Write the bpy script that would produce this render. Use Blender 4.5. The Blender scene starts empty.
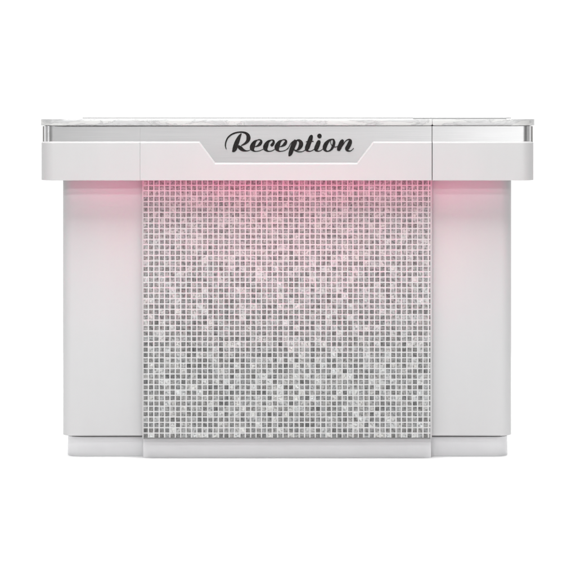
import bpy, bmesh, math, random
from mathutils import Vector
random.seed(7)
scene = bpy.context.scene
C = scene.collection

# ------------------------------------------------------------------ camera
P = 0.0033            # metres per photo pixel at the fascia plane (Y = 0)
D = 7.0               # camera distance from that plane
HY = 92.0             # eye level, as a photo row
ZC = (457.8-HY)*P*(1+0.12/D)
cam_d = bpy.data.cameras.new('camera'); cam = bpy.data.objects.new('camera', cam_d); C.objects.link(cam)
cam.location = (0, -D, ZC); cam.rotation_euler = (math.radians(90), 0, 0)
cam_d.sensor_width = 36; cam_d.lens = 36*D/(576*P)
cam_d.shift_y = -(288-HY)/576; cam_d.shift_x = 0.0
cam_d.clip_end = 200
scene.camera = cam

# ------------------------------------------------------------------ world: white photo studio, brightest behind the desk
w = bpy.data.worlds.new("World"); scene.world = w; w.use_nodes = True
nt = w.node_tree; bg = nt.nodes['Background']
tc = nt.nodes.new('ShaderNodeTexCoord'); sep = nt.nodes.new('ShaderNodeSeparateXYZ')
nt.links.new(tc.outputs['Generated'], sep.inputs[0])
mr = nt.nodes.new('ShaderNodeMapRange'); mr.inputs[1].default_value = -0.25; mr.inputs[2].default_value = 0.40
mr.inputs[3].default_value = 0.04; mr.inputs[4].default_value = 1.25
nt.links.new(sep.outputs['Y'], mr.inputs[0])
nt.links.new(mr.outputs[0], bg.inputs['Strength'])
bg.inputs['Color'].default_value = (1, 1, 1, 1)

def area(name, loc, target, sx, sy, power, col=(1, 1, 1)):
    l = bpy.data.lights.new(name, 'AREA'); l.shape = 'RECTANGLE'; l.size = sx; l.size_y = sy
    l.energy = power; l.color = col
    o = bpy.data.objects.new(name, l); C.objects.link(o); o.location = loc
    o.rotation_euler = (Vector(target)-Vector(loc)).to_track_quat('-Z', 'Y').to_euler()
    return o
# two rows of ceiling tubes in front of the desk: their edges give the stepped shade below the counter
area('ceiling_tubes', (-1.0, -4.7, 3.25), (-0.2, 0, 0.9), 2.4, 0.12, 56)
area('ceiling_tubes', (-0.8, -7.2, 3.15), (-0.2, 0, 0.9), 2.8, 0.16, 104)
area('softbox', (1.9, -5.2, 1.5), (0.6, 0, 1.05), 1.3, 1.8, 26)
area('streak_fill', (-3.0, -1.3, 1.3), (-0.8, 0, 1.1), 0.25, 1.4, 6)  # unseen side lamps, added for bright streaks in the steel corners
area('streak_fill', (3.0, -0.9, 1.3), (0.8, 0, 1.1), 0.15, 1.4, 2)
area('overhead_softbox', (0, -1.35, 3.6), (0, -0.4, 0), 3.6, 1.5, 156)
area('floor_fill', (0, 2.9, 3.6), (0, 2.2, 0), 5.0, 2.0, 190)  # unseen lamp added to keep the floor behind the desk white

scene.view_settings.view_transform = 'Standard'; scene.view_settings.look = 'None'
scene.view_settings.exposure = 0.0; scene.view_settings.gamma = 1.0
scene.render.engine = 'CYCLES'

for sx in (-1, 1):
    pk = area('pink_fill', (3.0*sx, -3.0, 0.45), (0.16*sx, 0, 0.74), 0.6, 0.10, 0.29, (1.0, 0.0, 0.20))  # added lamps out of frame, carry the LED tint down the mosaic
    pk.data.spread = math.radians(12)

# ------------------------------------------------------------------ materials
def mat(name, col, rough=0.5, metal=0.0, **kw):
    m = bpy.data.materials.new(name); m.use_nodes = True
    b = m.node_tree.nodes['Principled BSDF']
    b.inputs['Base Color'].default_value = (*col, 1); b.inputs['Roughness'].default_value = rough
    b.inputs['Metallic'].default_value = metal
    for k, v in kw.items(): b.inputs[k].default_value = v
    return m, b
def N(m, t, **kw):
    n = m.node_tree.nodes.new(t)
    for k, v in kw.items(): n.inputs[k].default_value = v
    return n
def L(m, a, b): m.node_tree.links.new(a, b)
def coords(m, scale):
    t = N(m, 'ShaderNodeTexCoord'); mp = N(m, 'ShaderNodeMapping'); mp.inputs['Scale'].default_value = scale
    L(m, t.outputs['Object'], mp.inputs[0]); return mp.outputs[0]
def ramp(m, src, stops):
    r = N(m, 'ShaderNodeValToRGB'); e = r.color_ramp.elements
    while len(e) < len(stops): e.new(0.5)
    for i, (p, c) in enumerate(stops):
        e[i].position = p; e[i].color = (*c, 1) if len(c) == 3 else c
    L(m, src, r.inputs[0]); return r

# painted board: very faint mottling and orange-peel
def paint(name, c, rough=0.42):
    m, b = mat(name, c, rough)
    n = N(m, 'ShaderNodeTexNoise', Scale=1.0, Detail=5.0, Roughness=0.6); L(m, coords(m, (6, 6, 1.2)), n.inputs['Vector'])
    r = ramp(m, n.outputs['Fac'], [(0.25, tuple(x*0.975 for x in c)), (0.75, tuple(min(1, x*1.02) for x in c))])
    L(m, r.outputs[0], b.inputs['Base Color'])
    n2 = N(m, 'ShaderNodeTexNoise', Scale=900.0, Detail=2.0); L(m, coords(m, (1, 1, 1)), n2.inputs['Vector'])
    bp = N(m, 'ShaderNodeBump', Strength=0.04, Distance=0.0004); L(m, n2.outputs['Fac'], bp.inputs['Height'])
    L(m, bp.outputs[0], b.inputs['Normal'])
    return m
WHITE = paint('white_lacquer', (0.465, 0.461, 0.462))
WHITE2 = paint('white_laminate', (0.480, 0.480, 0.483), 0.5)
PLINTH = paint('plinth_grey_white', (0.65, 0.65, 0.66), 0.4)

STEEL, b = mat('brushed_steel', (0.74, 0.74, 0.745), 0.34, 1.0)
n = N(STEEL, 'ShaderNodeTexNoise', Scale=1.0, Detail=4.0, Roughness=0.7); L(STEEL, coords(STEEL, (4, 4, 900)), n.inputs['Vector'])
r = ramp(STEEL, n.outputs['Fac'], [(0.3, (0.66, 0.66, 0.665)), (0.7, (0.80, 0.80, 0.80))]); L(STEEL, r.outputs[0], b.inputs['Base Color'])
bp = N(STEEL, 'ShaderNodeBump', Strength=0.15, Distance=0.0003); L(STEEL, n.outputs['Fac'], bp.inputs['Height']); L(STEEL, bp.outputs[0], b.inputs['Normal'])

MARBLE, b = mat('white_marble', (0.54, 0.54, 0.53), 0.22)
wv = N(MARBLE, 'ShaderNodeTexNoise', Scale=2.2, Detail=9.0, Roughness=0.62, Distortion=1.6)
L(MARBLE, coords(MARBLE, (2.6, 4.0, 12.0)), wv.inputs['Vector'])
r = ramp(MARBLE, wv.outputs['Fac'], [(0.30, (0.54, 0.54, 0.53)), (0.47, (0.52, 0.52, 0.51)), (0.50, (0.35, 0.35, 0.35)), (0.535, (0.49, 0.49, 0.49)), (0.64, (0.41, 0.41, 0.41)), (0.9, (0.56, 0.56, 0.55))])
L(MARBLE, r.outputs[0], b.inputs['Base Color'])

GROUT, b = mat('white_grout', (0.55, 0.55, 0.55), 0.6)
TILE, b = mat('stone_mosaic', (0.4, 0.4, 0.4), 0.32)
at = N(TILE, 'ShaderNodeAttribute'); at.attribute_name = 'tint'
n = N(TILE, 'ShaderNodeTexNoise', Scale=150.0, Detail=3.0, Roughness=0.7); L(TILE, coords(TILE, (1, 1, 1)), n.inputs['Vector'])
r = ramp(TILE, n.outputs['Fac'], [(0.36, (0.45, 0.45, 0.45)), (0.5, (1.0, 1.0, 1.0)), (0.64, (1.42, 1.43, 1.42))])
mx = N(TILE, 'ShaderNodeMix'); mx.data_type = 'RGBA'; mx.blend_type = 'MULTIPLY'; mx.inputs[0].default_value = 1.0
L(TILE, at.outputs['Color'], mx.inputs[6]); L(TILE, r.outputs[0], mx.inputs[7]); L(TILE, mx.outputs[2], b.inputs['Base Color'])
DARK, b = mat('dark_gap', (0.20, 0.20, 0.20), 0.7)
DGREY, b = mat('dark_grey', (0.17, 0.17, 0.17), 0.5)
CSTRIP, b = mat('grey_corner_strip', (0.16, 0.155, 0.15), 0.4)
GSTRIP, b = mat('grey_strip', (0.30, 0.30, 0.30), 0.5)
LETTER, b = mat('black_metal', (0.012, 0.011, 0.011), 0.42, 0.0, **{'Specular IOR Level': 0.12})
n = N(LETTER, 'ShaderNodeTexNoise', Scale=1.0, Detail=3.0); L(LETTER, coords(LETTER, (700, 60, 120)), n.inputs['Vector'])
r = ramp(LETTER, n.outputs['Fac'], [(0.35, (0.004, 0.004, 0.004)), (0.8, (0.030, 0.028, 0.027))]); L(LETTER, r.outputs[0], b.inputs['Base Color'])
LED, b = mat('pink_led', (0.9, 0.3, 0.45), 0.5)
b.inputs['Emission Color'].default_value = (1.0, 0.0, 0.24, 1); b.inputs['Emission Strength'].default_value = 8.3
FLOOR, b = mat('white_floor', (0.92, 0.92, 0.92), 0.6)

# ------------------------------------------------------------------ helpers
def X(px, Y=0.0): return (px-288)*P*(1+Y/D)
def Z(py, Y=0.0): return ZC-(py-HY)*P*(1+Y/D)

def link(name, bm, m, parent=None, smooth=False, ang=28):
    me = bpy.data.meshes.new(name); bm.normal_update(); bm.to_mesh(me); bm.free()
    if smooth:
        me.shade_smooth(); me.set_sharp_from_angle(angle=math.radians(ang))
    o = bpy.data.objects.new(name, me); C.objects.link(o); me.materials.append(m)
    if parent: o.parent = parent
    return o
def arc(cx, cy, r, a0, a1, n=14):
    return [(cx+r*math.cos(math.radians(a0+(a1-a0)*i/n)), cy+r*math.sin(math.radians(a0+(a1-a0)*i/n))) for i in range(n+1)]
def plan(x0, x1, y0, y1, fl=0, fr=0, bl=0, br=0):
    """closed plan outline, counter-clockwise, front edge at y0 (towards the camera); a radius per corner"""
    p = []
    p += arc(x0+fl, y0+fl, fl, 180, 270) if fl else [(x0, y0)]
    p += arc(x1-fr, y0+fr, fr, 270, 360) if fr else [(x1, y0)]
    p += arc(x1-br, y1-br, br, 0, 90) if br else [(x1, y1)]
    p += arc(x0+bl, y1-bl, bl, 90, 180) if bl else [(x0, y1)]
    return p
def prism(bm, pl, z0, z1, bev=0.0, segs=3):
    a = [bm.verts.new((x, y, z0)) for x, y in pl]; b = [bm.verts.new((x, y, z1)) for x, y in pl]
    n = len(pl)
    f0 = bm.faces.new(a[::-1]); f1 = bm.faces.new(b)
    sd = [bm.faces.new((a[i], a[(i+1) % n], b[(i+1) % n], b[i])) for i in range(n)]
    if bev:
        ed = list(f0.edges)+list(f1.edges)
        for f in sd:                                    # vertical edges at square corners too
            for e in f.edges:
                if e not in ed and len(e.link_faces) == 2 and e.calc_face_angle(0) > 0.8: ed.append(e)
        bmesh.ops.bevel(bm, geom=ed, offset=bev, segments=segs, profile=0.5, affect='EDGES')
def block(name, pl, z0, z1, m, parent, bev=0.0):
    bm = bmesh.new(); prism(bm, pl, z0, z1, bev); return link(name, bm, m, parent, True)
def struct(o): o['kind'] = 'structure'; return o

# ------------------------------------------------------------------ floor
bm = bmesh.new()
vs = [bm.verts.new(v) for v in ((-2.8, -2.3, 0), (2.8, -2.3, 0), (2.8, 3, 0), (-2.8, 3, 0))]; bm.faces.new(vs)
struct(link('floor', bm, FLOOR))

# ------------------------------------------------------------------ desk
desk = bpy.data.objects.new('reception_desk', None); C.objects.link(desk)
desk['label'] = 'white reception desk with grey mosaic front, marble top and pink glow under the counter'
desk['category'] = 'reception desk'

S1, S2 = X(140), X(432.2)                   # the two seams between the three modules
G1, G2 = 0.0001, 0.0012                     # half gaps
BACK = 0.55
# marble countertop, two slabs
YT = -0.005
zt0, zt1 = Z(125.6, YT), Z(119.2, YT)
block('countertop', plan(X(38.2), S2-G2*0.5, YT, BACK, fl=0.085, bl=0.15), zt0, zt1, MARBLE, desk, 0.0055)
block('countertop', plan(S2+G2*0.5, X(537.2), YT, BACK, fr=0.085, br=0.15), zt0, zt1, MARBLE, desk, 0.0055)
block('top_strip', plan(X(414), X(508), 0.045, 0.060), zt1+0.0002, zt1+0.0044, GSTRIP, desk, 0.0008)
block('top_strip', plan(X(76), X(518), 0.22, 0.235), zt1+0.0002, zt1+0.0026, GSTRIP, desk, 0.0005)  # thin grey strip drawn as a line along the slab top

# steel upper box (brushed band) behind the white fascia
YM = 0.008
zf0, zf1 = Z(180.5), Z(141.6); zb0 = Z(180.5)+0.014; zb1 = zt0-0.0015
xl, xr = X(42.0), X(533.4)
block('steel_band', plan(xl, S1-G1, YM, BACK-0.03, fl=0.036), zb0, zb1, STEEL, desk)
block('steel_band', plan(S1+G1, S2-G2, YM, BACK-0.03), zb0, zb1, STEEL, desk)
block('steel_band', plan(S2+G2, xr, YM, BACK-0.03, fr=0.036), zb0, zb1, STEEL, desk)
block('corner_strip', plan(xl-0.0012, xl+0.004, 0.032, 0.060), zf1-0.002, zb1-0.001, CSTRIP, desk)  # dark strip added to cover the bright reflection at the steel's edge
block('corner_strip', plan(xr-0.004, xr+0.0014, 0.030, 0.060), zf1-0.002, zb1-0.001, CSTRIP, desk)
block('seam_blocker', plan(S2-G2*0.9, S2+G2*0.9, YM+0.006, BACK-0.035), zb0+0.001, zb1-0.001, DARK, desk)  # added filler: keeps back light out and colours the seam dark
block('seam_blocker', plan(S2-0.004, S2+0.004, YM+0.0002, 0.016), zf0+0.001, zb0+0.0005, DARK, desk)  # added filler: hides the LED behind the seam
block('seam_blocker', plan(S1-0.002, S1+0.002, YM+0.001, 0.016), zf0+0.001, zb0-0.0005, WHITE2, desk)  # white filler added to block LED light in the left seam
block('soffit', plan(xl+0.004, xr-0.004, YM+0.004, BACK-0.034, fl=0.05, fr=0.05), zb0-0.0045, zb0-0.0005, DGREY, desk)

# fascia: three white boards with a chamfered upper edge
CH = 0.0048; TH = YM-0.0004
def sweep(name, path, m, parent):
    """path: list of (x, y, nx, ny) on the outer line; profile swept along it"""
    prof = [(-TH, zf0), (-0.001, zf0), (0, zf0+0.001), (0, zf1-CH), (-CH, zf1), (-TH, zf1)]
    bm = bmesh.new(); rings = []
    for x, y, nx, ny in path: rings.append([bm.verts.new((x+nx*d, y+ny*d, z)) for d, z in prof])
    k = len(prof)
    for a, b in zip(rings, rings[1:]):
        for i in range(k): bm.faces.new((a[i], a[(i+1) % k], b[(i+1) % k], b[i]))
    bm.faces.new(rings[0][::-1]); bm.faces.new(rings[-1])
    bmesh.ops.recalc_face_normals(bm, faces=bm.faces)
    return link(name, bm, m, parent, True)
def fpath(xs, xe, sgn, r=0.045):
    """from the seam xs outwards to the end xe (sgn -1 left, +1 right), round the corner, to the back"""
    p = [(xs, 0, 0, -1)]
    for i in range(17):
        a = math.radians(90*i/16); cx = xe-sgn*r
        p.append((cx+sgn*r*math.sin(a), r-r*math.cos(a), sgn*math.sin(a), -math.cos(a)))
    p.append((xe, BACK-0.03, sgn, 0)); return p
sweep('fascia', fpath(S1-G1, X(39.9), -1), WHITE, desk)
sweep('fascia', fpath(S2+G2, X(535.0), 1), WHITE, desk)
# centre board with the trapezoid notch
def plate(name, pts, insets, y0, m, parent):
    """pts counter-clockwise seen from the front (x, z); per-edge inset gives the chamfer"""
    n = len(pts); inner = []
    for i in range(n):
        p = Vector(pts[i]); a = Vector(pts[i-1]); b = Vector(pts[(i+1) % n])
        d1 = (p-a).normalized(); d2 = (b-p).normalized(); n1 = Vector((-d1.y, d1.x)); n2 = Vector((-d2.y, d2.x))
        o1, o2 = insets[i-1], insets[i]
        # intersection of both offset lines
        q1 = p+n1*o1; q2 = p+n2*o2; cr = d1.x*d2.y-d1.y*d2.x
        t = ((q2-q1).x*d2.y-(q2-q1).y*d2.x)/cr
        inner.append(q1+d1*t)
    bm = bmesh.new()
    F = [bm.verts.new((q.x, y0, q.y)) for q in inner]
    M = [bm.verts.new((p[0], y0+CH, p[1])) for p in pts]
    B = [bm.verts.new((p[0], y0+TH, p[1])) for p in pts]
    bm.faces.new(F); bm.faces.new(B[::-1])
    for i in range(n):
        j = (i+1) % n
        bm.faces.new((M[i], M[j], F[j], F[i])); bm.faces.new((B[i], B[j], M[j], M[i]))
    bmesh.ops.recalc_face_normals(bm, faces=bm.faces)
    bmesh.ops.triangulate(bm, faces=[f for f in bm.faces if len(f.verts) > 4])
    return link(name, bm, m, parent)
zn = Z(162.9)
pts = [(S1+G1, zf0), (S2-G2, zf0), (S2-G2, zf1), (X(373.2), zf1), (X(356.8), zn), (X(215.2), zn), (X(199.6), zf1), (S1+G1, zf1)]
plate('fascia', pts, [0.001, 0.0004, CH, CH, CH, CH, CH, 0.0004], 0.0, WHITE, desk)

# ---- lettering: calligraphic strokes (x, y, width) in enlarged-photo units, origin per crop
K = 16.457
def cr(a, b, c, d, t): return 0.5*((2*b)+(c-a)*t+(2*a-5*b+4*c-d)*t*t+(3*b-a-3*c+d)*t**3)
def ribbon(bm, ox, pts, depth, n=7):
    q = [(ox+x/K, 130+y/K, w_/K) for x, y, w_ in pts]
    q = [q[0]]+q+[q[-1]]; line = []
    for i in range(1, len(q)-2):
        for s in range(n): line.append([cr(q[i-1][k], q[i][k], q[i+1][k], q[i+2][k], s/n) for k in range(3)])
    line.append(list(q[-1]))
    Lf, Rt = [], []
    for i, p in enumerate(line):
        a = line[max(0, i-1)]; b = line[min(len(line)-1, i+1)]
        dx, dy = b[0]-a[0], b[1]-a[1]; l = math.hypot(dx, dy) or 1
        nx, ny = -dy/l, dx/l; h = max(p[2]*1.16, 0.66)/2
        Lf.append((p[0]+nx*h, p[1]+ny*h)); Rt.append((p[0]-nx*h, p[1]-ny*h))
    y1 = YM-0.0002; y0 = YM-depth
    def v(pt, y): return bm.verts.new((X(pt[0]), y, Z(pt[1])))
    prev = None
    for l_, r_ in zip(Lf, Rt):
        cur = (v(l_, y0), v(r_, y0), v(l_, y1), v(r_, y1))
        if prev:
            bm.faces.new((prev[0], cur[0], cur[1], prev[1])); bm.faces.new((prev[2], cur[2], cur[0], prev[0])); bm.faces.new((prev[1], cur[1], cur[3], prev[3]))
            bm.faces.new((prev[3], cur[3], cur[2], prev[2]))
        else: bm.faces.new((cur[0], cur[1], cur[3], cur[2]))
        prev = cur
    bm.faces.new((prev[0], prev[2], prev[3], prev[1]))
E = [[(450, 163, 12), (405, 195, 42), (370, 255, 68), (362, 305, 64), (388, 343, 24), (430, 350, 12), (490, 336, 10), (548, 305, 8)],
     [(450, 163, 12), (490, 160, 18), (512, 188, 34), (490, 230, 44), (450, 262, 24), (405, 276, 8)]]
STROKES = [
 (225, [(20, 318, 8), (6, 262, 16), (14, 195, 18), (50, 122, 20), (110, 72, 20), (190, 42, 20), (270, 34, 20), (335, 48, 30), (376, 85, 48), (386, 135, 58), (368, 185, 44), (325, 225, 28), (265, 258, 12)]),
 (225, [(268, 58, 14), (238, 105, 40), (208, 170, 60), (182, 235, 66), (162, 300, 66), (140, 340, 44), (118, 356, 12)]),
 (225, [(212, 262, 30), (246, 290, 54), (290, 325, 44), (340, 342, 20), (385, 340, 11), (425, 322, 8)]),
 (255, [(60-20, 163, 12), (-5, 195, 42), (-38, 255, 68), (-46, 305, 64), (-20, 343, 24), (22, 350, 12), (85, 338, 10), (145, 308, 8)]),
 (255, [(40, 163, 12), (80, 160, 18), (102, 188, 34), (80, 230, 44), (40, 262, 24), (-5, 276, 8)]),
 (255, [(270, 162, 12), (215, 195, 40), (180, 255, 68), (172, 305, 62), (200, 343, 24), (245, 350, 12), (290, 338, 10), (340, 305, 8)]),
 (255, [(270, 162, 12), (302, 172, 24), (306, 205, 34), (284, 240, 42), (262, 262, 34)]),
 (255, E[0]), (255, E[1]),
 (285, [(20, 325, 8), (60, 285, 9), (100, 215, 10), (150, 175, 16)]),
 (285, [(182, 165, 40), (155, 215, 66), (128, 275, 66), (104, 340, 62), (84, 395, 52), (62, 432, 14)]),
 (285, [(150, 225, 8), (195, 172, 20), (238, 175, 36), (264, 215, 58), (256, 265, 58), (225, 312, 36), (185, 335, 16), (150, 318, 8)]),
 (285, [(150, 335, 8), (205, 356, 12), (265, 358, 12), (310, 345, 9), (345, 318, 8)]),
 (285, [(448, 84, 20), (432, 110, 52), (412, 165, 64), (390, 225, 62), (366, 290, 62), (360, 325, 46), (385, 348, 20), (430, 345, 11), (490, 312, 8)]),
 (285, [(345, 196, 10), (385, 188, 16), (470, 187, 14)]),
 (285, [(562, 168, 28), (556, 195, 54), (538, 245, 62), (516, 300, 60), (512, 328, 44), (540, 348, 18), (580, 342, 11), (625, 310, 8)]),
 (320, [(205, 150, 14), (150, 172, 32), (100, 228, 56), (76, 295, 54), (90, 334, 34), (126, 350, 16), (175, 330, 24), (212, 280, 36), (232, 215, 38), (226, 165, 26), (205, 150, 14)]),
 (320, [(178, 172, 8), (176, 215, 10), (205, 262, 11), (245, 280, 12), (292, 268, 9)]),
 (320, [(382, 160, 26), (362, 190, 56), (338, 245, 62), (316, 300, 60), (304, 342, 36)]),
 (320, [(340, 310, 8), (385, 235, 11), (425, 180, 13), (470, 156, 18), (498, 172, 40), (494, 208, 56), (470, 262, 60), (446, 308, 56), (456, 338, 30), (495, 346, 14), (525, 330, 10), (555, 300, 7)]),
]
bm = bmesh.new()
for i, (ox, s) in enumerate(STROKES): ribbon(bm, ox, s, 0.0040+0.00007*i)
# the dot of the i
pl = [(X(319.5+2.25*math.cos(a)), Z(136.0+2.35*math.sin(a))) for a in [2*math.pi*k/28 for k in range(28)]]
F = [bm.verts.new((x, YM-0.0045, z)) for x, z in pl]; B = [bm.verts.new((x, YM-0.0002, z)) for x, z in pl]
bm.faces.new(F); bm.faces.new(B[::-1])
for i in range(28): bm.faces.new((F[i], B[i], B[(i+1) % 28], F[(i+1) % 28]))
bmesh.ops.recalc_face_normals(bm, faces=bm.faces)
lt = link('lettering', bm, LETTER, desk); lt['label'] = 'black raised script letters reading Reception'

# ---- pink light strip below the counter
bm = bmesh.new(); prism(bm, plan(X(68), X(506), 0.020, 0.030), zb0-0.010, zb0-0.005, 0)
link('light_strip', bm, LED, desk)

# ---- lower cabinets
YB = 0.105; zc1 = zb0-0.006
xa, xb = X(62.0, YB), X(512.4, YB)
xm0, xm1 = X(142.3, 0.08), X(431.9, 0.08)
zc0 = Z(435.8, YB)
block('side_cabinet', plan(xa, xm0-0.0006, YB, BACK-0.05, fl=0.034), zc0, zc1, WHITE2, desk, 0.005)
block('side_cabinet', plan(xm1+0.0006, xb, YB, BACK-0.05, fr=0.040), zc0, zc1, WHITE2, desk, 0.005)
YC = 0.080
fp = block('front_panel', plan(xm0, xm1, YC, 0.45), Z(438.0, YC), zc1, WHITE, desk, 0.0015)
# mosaic sheet: grout bed and raised tiles (one mesh)
x0, x1 = X(143.6, YC), X(430.4, YC); z0 = Z(437.6, YC); z1 = Z(178.5, YC)
pit = 5.382*P*(1+YC/D); g = 1.22*P
bed = block('grout', plan(x0, x1, YC-0.0015, YC-0.0002), z0, z1, GROUT, fp)
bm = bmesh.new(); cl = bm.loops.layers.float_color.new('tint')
gx0 = X(148.45, YC); gz0 = Z(432.95, YC)
def tile(ax, bx, az, bz, c):
    y1_, y0_ = YC-0.0015, YC-0.0024; s = 0.0010
    o_ = [(ax, az), (bx, az), (bx, bz), (ax, bz)]; i_ = [(ax+s, az+s), (bx-s, az+s), (bx-s, bz-s), (ax+s, bz-s)]
    O = [bm.verts.new((x, y1_, z)) for x, z in o_]; I = [bm.verts.new((x+random.uniform(-5e-4, 5e-4), y0_+random.uniform(-3e-4, 2e-4), z+random.uniform(-5e-4, 5e-4))) for x, z in i_]
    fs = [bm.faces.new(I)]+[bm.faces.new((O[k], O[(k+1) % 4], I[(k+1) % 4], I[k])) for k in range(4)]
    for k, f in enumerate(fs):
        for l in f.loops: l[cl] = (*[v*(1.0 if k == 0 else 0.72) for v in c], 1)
for j in range(-1, 50):
    az = gz0+(j-0)*pit+g/2; bz = gz0+(j+1)*pit-g/2
    az = max(az, z0+0.0004); bz = min(bz, z1)
    if bz-az < 0.003: continue
    for i in range(-1, 54):
        ax = gx0+i*pit+g/2; bx = gx0+(i+1)*pit-g/2
        ax = max(ax, x0+0.0003); bx = min(bx, x1-0.0003)
        if bx-ax < 0.002: continue
        u = random.random()
        if u < 0.05: v = random.uniform(0.05, 0.09)
        elif u < 0.36: v = random.uniform(0.09, 0.16)
        elif u < 0.80: v = random.uniform(0.15, 0.26)
        elif u < 0.93: v = random.uniform(0.28, 0.42)
        else: v = random.uniform(0.42, 0.50)
        clarity = min(1.0, 0.30+0.70*max(0.0, (48-j)/36))       # glare haze put into the tile colours: paler and flatter towards the top
        v = 0.300-0.080*clarity+(v-0.215)*clarity*0.85
        t = random.uniform(-0.02, 0.02)
        
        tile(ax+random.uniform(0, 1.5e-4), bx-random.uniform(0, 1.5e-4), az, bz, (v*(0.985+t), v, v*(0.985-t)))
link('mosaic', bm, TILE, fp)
block('bottom_strip', plan(x0, x1, YC-0.0026, YC+0.02), Z(438.9, YC), z0-0.0001, DGREY, fp)  # dark strip along the panel's lower edge

# ---- plinths
YP = 0.150
block('plinth', plan(X(66.4, YP), X(143.2, 0.12)-0.0005, YP, BACK-0.07, fl=0.043), 0.0, zc0-0.0112, PLINTH, desk, 0.002)
block('plinth', plan(X(431.0, 0.12)+0.0005, X(508.6, YP), YP, BACK-0.07, fr=0.043), 0.0, zc0-0.0112, PLINTH, desk, 0.002)
block('plinth', plan(X(143.2, 0.12), X(431.0, 0.12), 0.12, BACK-0.08), 0.0, Z(438.9, YC)-0.0005, PLINTH, desk, 0.0015)
# dark boards stand in for the shade line between cabinets and plinths
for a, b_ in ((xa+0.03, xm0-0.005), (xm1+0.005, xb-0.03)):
    block('gap_shade', plan(a, b_, YP+0.004, BACK-0.09), zc0-0.0111, zc0-0.0001, DGREY, desk)
